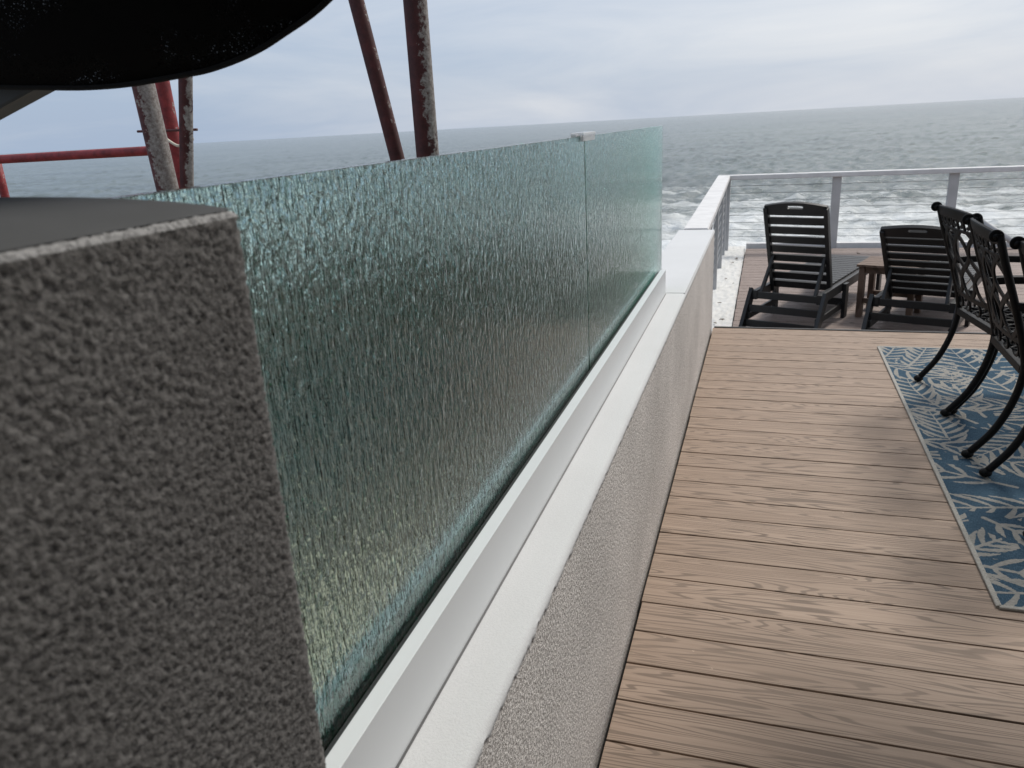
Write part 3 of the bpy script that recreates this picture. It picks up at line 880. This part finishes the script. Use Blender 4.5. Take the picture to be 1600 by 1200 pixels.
# ------------------------------------------------------------------ red tube frame outside the glass
scf = empty('tube_frame', (-0.9, 2.0, -1.1)); tag(scf, 'tall frame of red tubes with peeling paint behind the glass screen', 'scaffold')
def sp_(name, a, c, r, mat):
    a = Vector(a); c = Vector(c); n = 24
    pts = [a.lerp(c, k/n) for k in range(n+1)]
    return adopt(tube(name, pts, r, M[mat], None, 20), scf)
def ext(p, q, z0, z1):
    p = Vector(p); q = Vector(q); d = (q-p)/(q.z-p.z)
    return p+d*(z0-p.z), p+d*(z1-p.z)
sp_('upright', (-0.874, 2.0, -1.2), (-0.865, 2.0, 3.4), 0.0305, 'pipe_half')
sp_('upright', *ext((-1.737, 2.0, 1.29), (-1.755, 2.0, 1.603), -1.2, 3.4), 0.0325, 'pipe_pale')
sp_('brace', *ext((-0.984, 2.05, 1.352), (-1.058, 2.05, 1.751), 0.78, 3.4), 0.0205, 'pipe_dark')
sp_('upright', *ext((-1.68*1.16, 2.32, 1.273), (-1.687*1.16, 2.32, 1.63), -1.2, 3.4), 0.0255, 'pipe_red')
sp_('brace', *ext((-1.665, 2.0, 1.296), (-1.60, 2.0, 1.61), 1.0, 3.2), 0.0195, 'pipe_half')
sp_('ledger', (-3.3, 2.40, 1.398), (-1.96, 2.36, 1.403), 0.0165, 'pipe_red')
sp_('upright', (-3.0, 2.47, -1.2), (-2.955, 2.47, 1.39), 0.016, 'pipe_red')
sp_('tie_rod', (-2.06, 2.28, 1.468), (-1.80, 2.26, 1.462), 0.0042, 'pipe_dark')
bm = bmesh.new()
loop = [(-1.90+0.0, 2.285, 1.385), (-1.86, 2.25, 1.41), (-1.81, 2.24, 1.43), (-1.77, 2.18, 1.44), (-1.80, 2.19, 1.425), (-1.84, 2.2, 1.415), (-1.93, 2.24, 1.45)]
sweep(bm, catmull(loop, 5), 0.0045, 8, ref=(0, 0, 1)); ball(bm, (-1.80, 2.215, 1.428), 0.010)
o = obj('rope_tie', bm, M['rope'], scf, True); o.matrix_parent_inverse = Matrix.Translation(-Vector(scf.location))

# ------------------------------------------------------------------ black mesh shade cloth
m, nt, b = new_mat('black_mesh_cloth')
b.inputs['Base Color'].default_value = (0.004, 0.004, 0.0045, 1); b.inputs['Roughness'].default_value = 0.95
b.inputs['Specular IOR Level'].default_value = 0.1
v = coords(nt)
vo = nt.nodes.new('ShaderNodeTexVoronoi'); vo.inputs['Scale'].default_value = 380; nt.links.new(v, vo.inputs['Vector'])
holes = ramp(nt, [(0.28, 1.0), (0.40, 0.0)]); nt.links.new(vo.outputs['Distance'], holes.inputs[0])
thin = ramp(nt, [(0.47, 0.0), (0.60, 1.0)]); nt.links.new(noise(nt, coords(nt, (1, 1, 1.6)), 9.0, 3, 0.6), thin.inputs[0])
tr = nt.nodes.new('ShaderNodeBsdfTransparent'); mx = nt.nodes.new('ShaderNodeMixShader')
nt.links.new(math_n(nt, 'MULTIPLY', math_n(nt, 'MULTIPLY', holes.outputs[0], thin.outputs[0]), 0.28), mx.inputs[0])
nt.links.new(b.outputs[0], mx.inputs[1]); nt.links.new(tr.outputs[0], mx.inputs[2])
nt.links.new(mx.outputs[0], nt.nodes['Material Output'].inputs['Surface'])
M['mesh_cloth'] = m
hem = catmull([(-1.30, 0.8, 1.56), (-1.08, 0.8, 1.515), (-0.92, 0.8, 1.4995), (-0.859, 0.8, 1.495), (-0.791, 0.8, 1.4905), (-0.723, 0.8, 1.490), (-0.649, 0.8, 1.4945), (-0.604, 0.8, 1.4985), (-0.551, 0.8, 1.510), (-0.507, 0.8, 1.526), (-0.444, 0.8, 1.556), (-0.36, 0.8, 1.62), (-0.28, 0.8, 1.72), (-0.23, 0.8, 1.86), (-0.2, 0.8, 2.1)], 6)
nv = 24
P = np.zeros((len(hem), nv, 3))
for i, p in enumerate(hem):
    for j in range(nv):
        t_ = j/(nv-1)
        cx_ = -0.75+(p.x+0.75)*(1-0.25*t_)
        P[i, j] = (cx_, 0.8-0.38*t_-0.10*math.sin(math.pi*t_), p.z+(2.447-p.z)*t_)
can = empty('shade_cloth', (-0.75, 0.8, 2.44)); tag(can, 'black mesh shade cloth hanging down in a curve at the upper left', 'shade cloth')
o = obj('cloth', grid_mesh('cloth', P), M['mesh_cloth'], can, smooth=True); o.matrix_parent_inverse = Matrix.Translation(-Vector(can.location))
so = o.modifiers.new('thick', 'SOLIDIFY'); so.thickness = 0.002
o = tube('hem', [p for p in hem], 0.0035, simple('black_hem', (0.005, 0.005, 0.005), 0.95), can, 8); o.matrix_parent_inverse = Matrix.Translation(-Vector(can.location))
bm = bmesh.new(); beam(bm, (-0.60, 0.86, 1.612), (-1.40, 0.86, 1.377), 0.046, 0.034, (0, 1, 0), 0.004)
o = obj('support_arm', bm, simple('dark_grey_arm', (0.045, 0.048, 0.047), 0.5), can); o.matrix_parent_inverse = Matrix.Translation(-Vector(can.location))
bm = bmesh.new(); beam(bm, (-0.705, 0.86, 1.575), (-0.705, 0.43, 2.449), 0.03, 0.03, (0, 1, 0), 0.004)
o = obj('hanger', bm, M['black_metal'], can); o.matrix_parent_inverse = Matrix.Translation(-Vector(can.location))

# ------------------------------------------------------------------ unseen house wall, with roof slabs added overhead to shade pillar and deck
ho = empty('house', (0, -3.2, 0)); tag(ho, 'unseen plastered house wall behind the camera with flat roof slabs added for shade', 'house')
def hp(o): return adopt(o, ho)
hp(box('wall', -4.0, 7.0, -3.4, -3.2, -1.3, 3.2, M['plaster']))
hp(box('shade_roof', 0.9, 6.2, -3.2, 3.4, 2.45, 2.6, M['soffit']))
hp(box('shade_roof', -1.2, 0.895, -3.2, 0.45, 2.45, 2.6, M['soffit']))
for x in (5.9,):
    hp(box('shade_roof_post', x, x+0.12, 3.2, 3.32, 0, 2.45, M['post']))

# ------------------------------------------------------------------ shrubs beyond the glass
m, nt, b = new_mat('shrub_leaf'); oi = nt.nodes.new('ShaderNodeObjectInfo')
f_ = noise(nt, coords(nt), 3.5, 4, 0.6)
r = ramp(nt, [(0.3, (0.006, 0.024, 0.004)), (0.55, (0.022, 0.072, 0.009)), (0.75, (0.07, 0.15, 0.02))]); nt.links.new(f_, r.inputs[0])
nt.links.new(r.outputs[0], b.inputs['Base Color']); b.inputs['Roughness'].default_value = 0.5
M['leaf'] = m
M['bark'] = simple('shrub_bark', (0.09, 0.07, 0.05), 0.9)
def shrub(loc, rx, ry, h, seed, n=6500):
    g_ = np.random.default_rng(seed)
    t = empty('shrub', loc)
    bm = bmesh.new()
    for k in range(7):
        a = g_.uniform(0, 6.28); e = Vector((rx*0.6*math.cos(a), ry*0.6*math.sin(a), h*g_.uniform(0.6, 0.9)))
        sweep(bm, [Vector((0, 0, -0.05)), e*0.4+Vector((0, 0, h*0.1)), e], [0.03, 0.02, 0.008], 6, ref=(0.3, 1, 0))
    obj('stems', bm, M['bark'], t)
    cl = []
    for k in range(48):
        a = g_.uniform(0, 6.28); q = math.sqrt(g_.uniform(0.05, 1)); zz = g_.uniform(0.08, 0.95)
        k_ = math.sqrt(max(0.1, 1-(zz-0.35)**2*1.6))
        cl.append((rx*q*k_*math.cos(a)*0.8, ry*q*k_*math.sin(a)*0.8, h*zz, g_.uniform(0.14, 0.26)))
    V = np.zeros((n*4, 3))
    for i in range(n):
        c = cl[g_.integers(len(cl))]
        d = g_.standard_normal(3); d /= np.linalg.norm(d)
        p = np.array(c[:3])+d*c[3]*g_.uniform(0.5, 1.05)*np.array([1.1, 1.1, 0.9])
        p[2] = max(p[2], 0.03)
        a = g_.standard_normal(3); a /= np.linalg.norm(a); b2 = np.cross(a, d+0.3*g_.standard_normal(3)); b2 /= np.linalg.norm(b2)+1e-6
        L = g_.uniform(0.07, 0.13); wd = L*0.32
        V[i*4] = p-a*L/2; V[i*4+1] = p+b2*wd; V[i*4+2] = p+a*L/2; V[i*4+3] = p-b2*wd
    me = bpy.data.meshes.new('foliage'); me.from_pydata(V.tolist(), [], [(i*4, i*4+1, i*4+2, i*4+3) for i in range(n)])
    obj('foliage', me, M['leaf'], t)
    return t
sh = [((-5.3, 6.9, -1.12), 1.15, 0.9, 1.75, 'broad green shrub showing through the near glass panel beside the pillar'),
      ((-3.75, 6.3, -1.12), 1.0, 0.85, 1.5, 'dense green shrub in the middle of the near glass panel'),
      ((-4.3, 8.8, -1.12), 1.2, 0.9, 1.65, 'bushy green shrub in the second row behind the near glass panel'),
      ((-2.55, 6.6, -1.12), 0.95, 0.85, 1.35, 'low green shrub seen through the glass beside the panel joint'),
      ((-2.7, 9.3, -1.12), 1.1, 0.9, 1.5, 'green shrub behind the panel joint, closer to the beach'),
      ((-1.95, 7.7, -1.12), 0.85, 0.95, 1.2, 'green shrub growing against the wall, seen through the far glass panel'),
      ((-2.1, 10.6, -1.12), 0.9, 0.9, 0.85, 'outermost green shrub behind the end of the glass screen'),
      ((-6.9, 8.8, -1.12), 1.2, 1.0, 1.85, 'large green shrub hidden mostly behind the pillar and glass')]
for i, (loc, rx, ry, h, lab) in enumerate(sh):
    tag(shrub(loc, rx, ry, h, 100+i), lab, 'shrub', 'shrubs beyond the glass screen')

# ------------------------------------------------------------------ fallen leaves on the white apron and lower deck
def leaf_mesh():
    bm = bmesh.new(); pts = []
    L = 0.05
    top = [(-L/2, 0, 0), (-L*0.2, 0.011, 0.004), (L*0.15, 0.010, 0.006), (L/2, 0, 0.003), (L*0.15, -0.010, 0.004), (-L*0.2, -0.011, 0.007)]
    a = [bm.verts.new((x, y, z+0.003)) for x, y, z in top]; c = [bm.verts.new((x, y, z)) for x, y, z in top]
    bm.faces.new(a); bm.faces.new(c[::-1])
    for i in range(6): bm.faces.new((c[i], c[(i+1) % 6], a[(i+1) % 6], a[i]))
    me = bpy.data.meshes.new('dead_leaf'); bm.to_mesh(me); bm.free(); return me
lme = leaf_mesh(); lr = random.Random(3)
for k in range(16):
    o = obj('dead_leaf', lme, M['leafdry'])
    if k < 9:
        o.location = (lr.uniform(-0.40, -0.25), lr.uniform(6.5, 10.3), ZL-0.016)
        lab, gp = 'small brown dead leaf lying on the white apron', 'dead leaves on the white apron'
    else:
        o.location = (lr.uniform(-0.15, 1.3), lr.uniform(6.6, 10.2), ZL+0.001)
        lab, gp = 'small brown dead leaf lying on the lower deck boards', 'dead leaves on the lower deck'
    o.rotation_euler = (0, 0, lr.uniform(0, 6.28)); s_ = lr.uniform(0.6, 1.1); o.scale = (s_, s_, s_)
    tag(o, lab, 'leaf', gp)
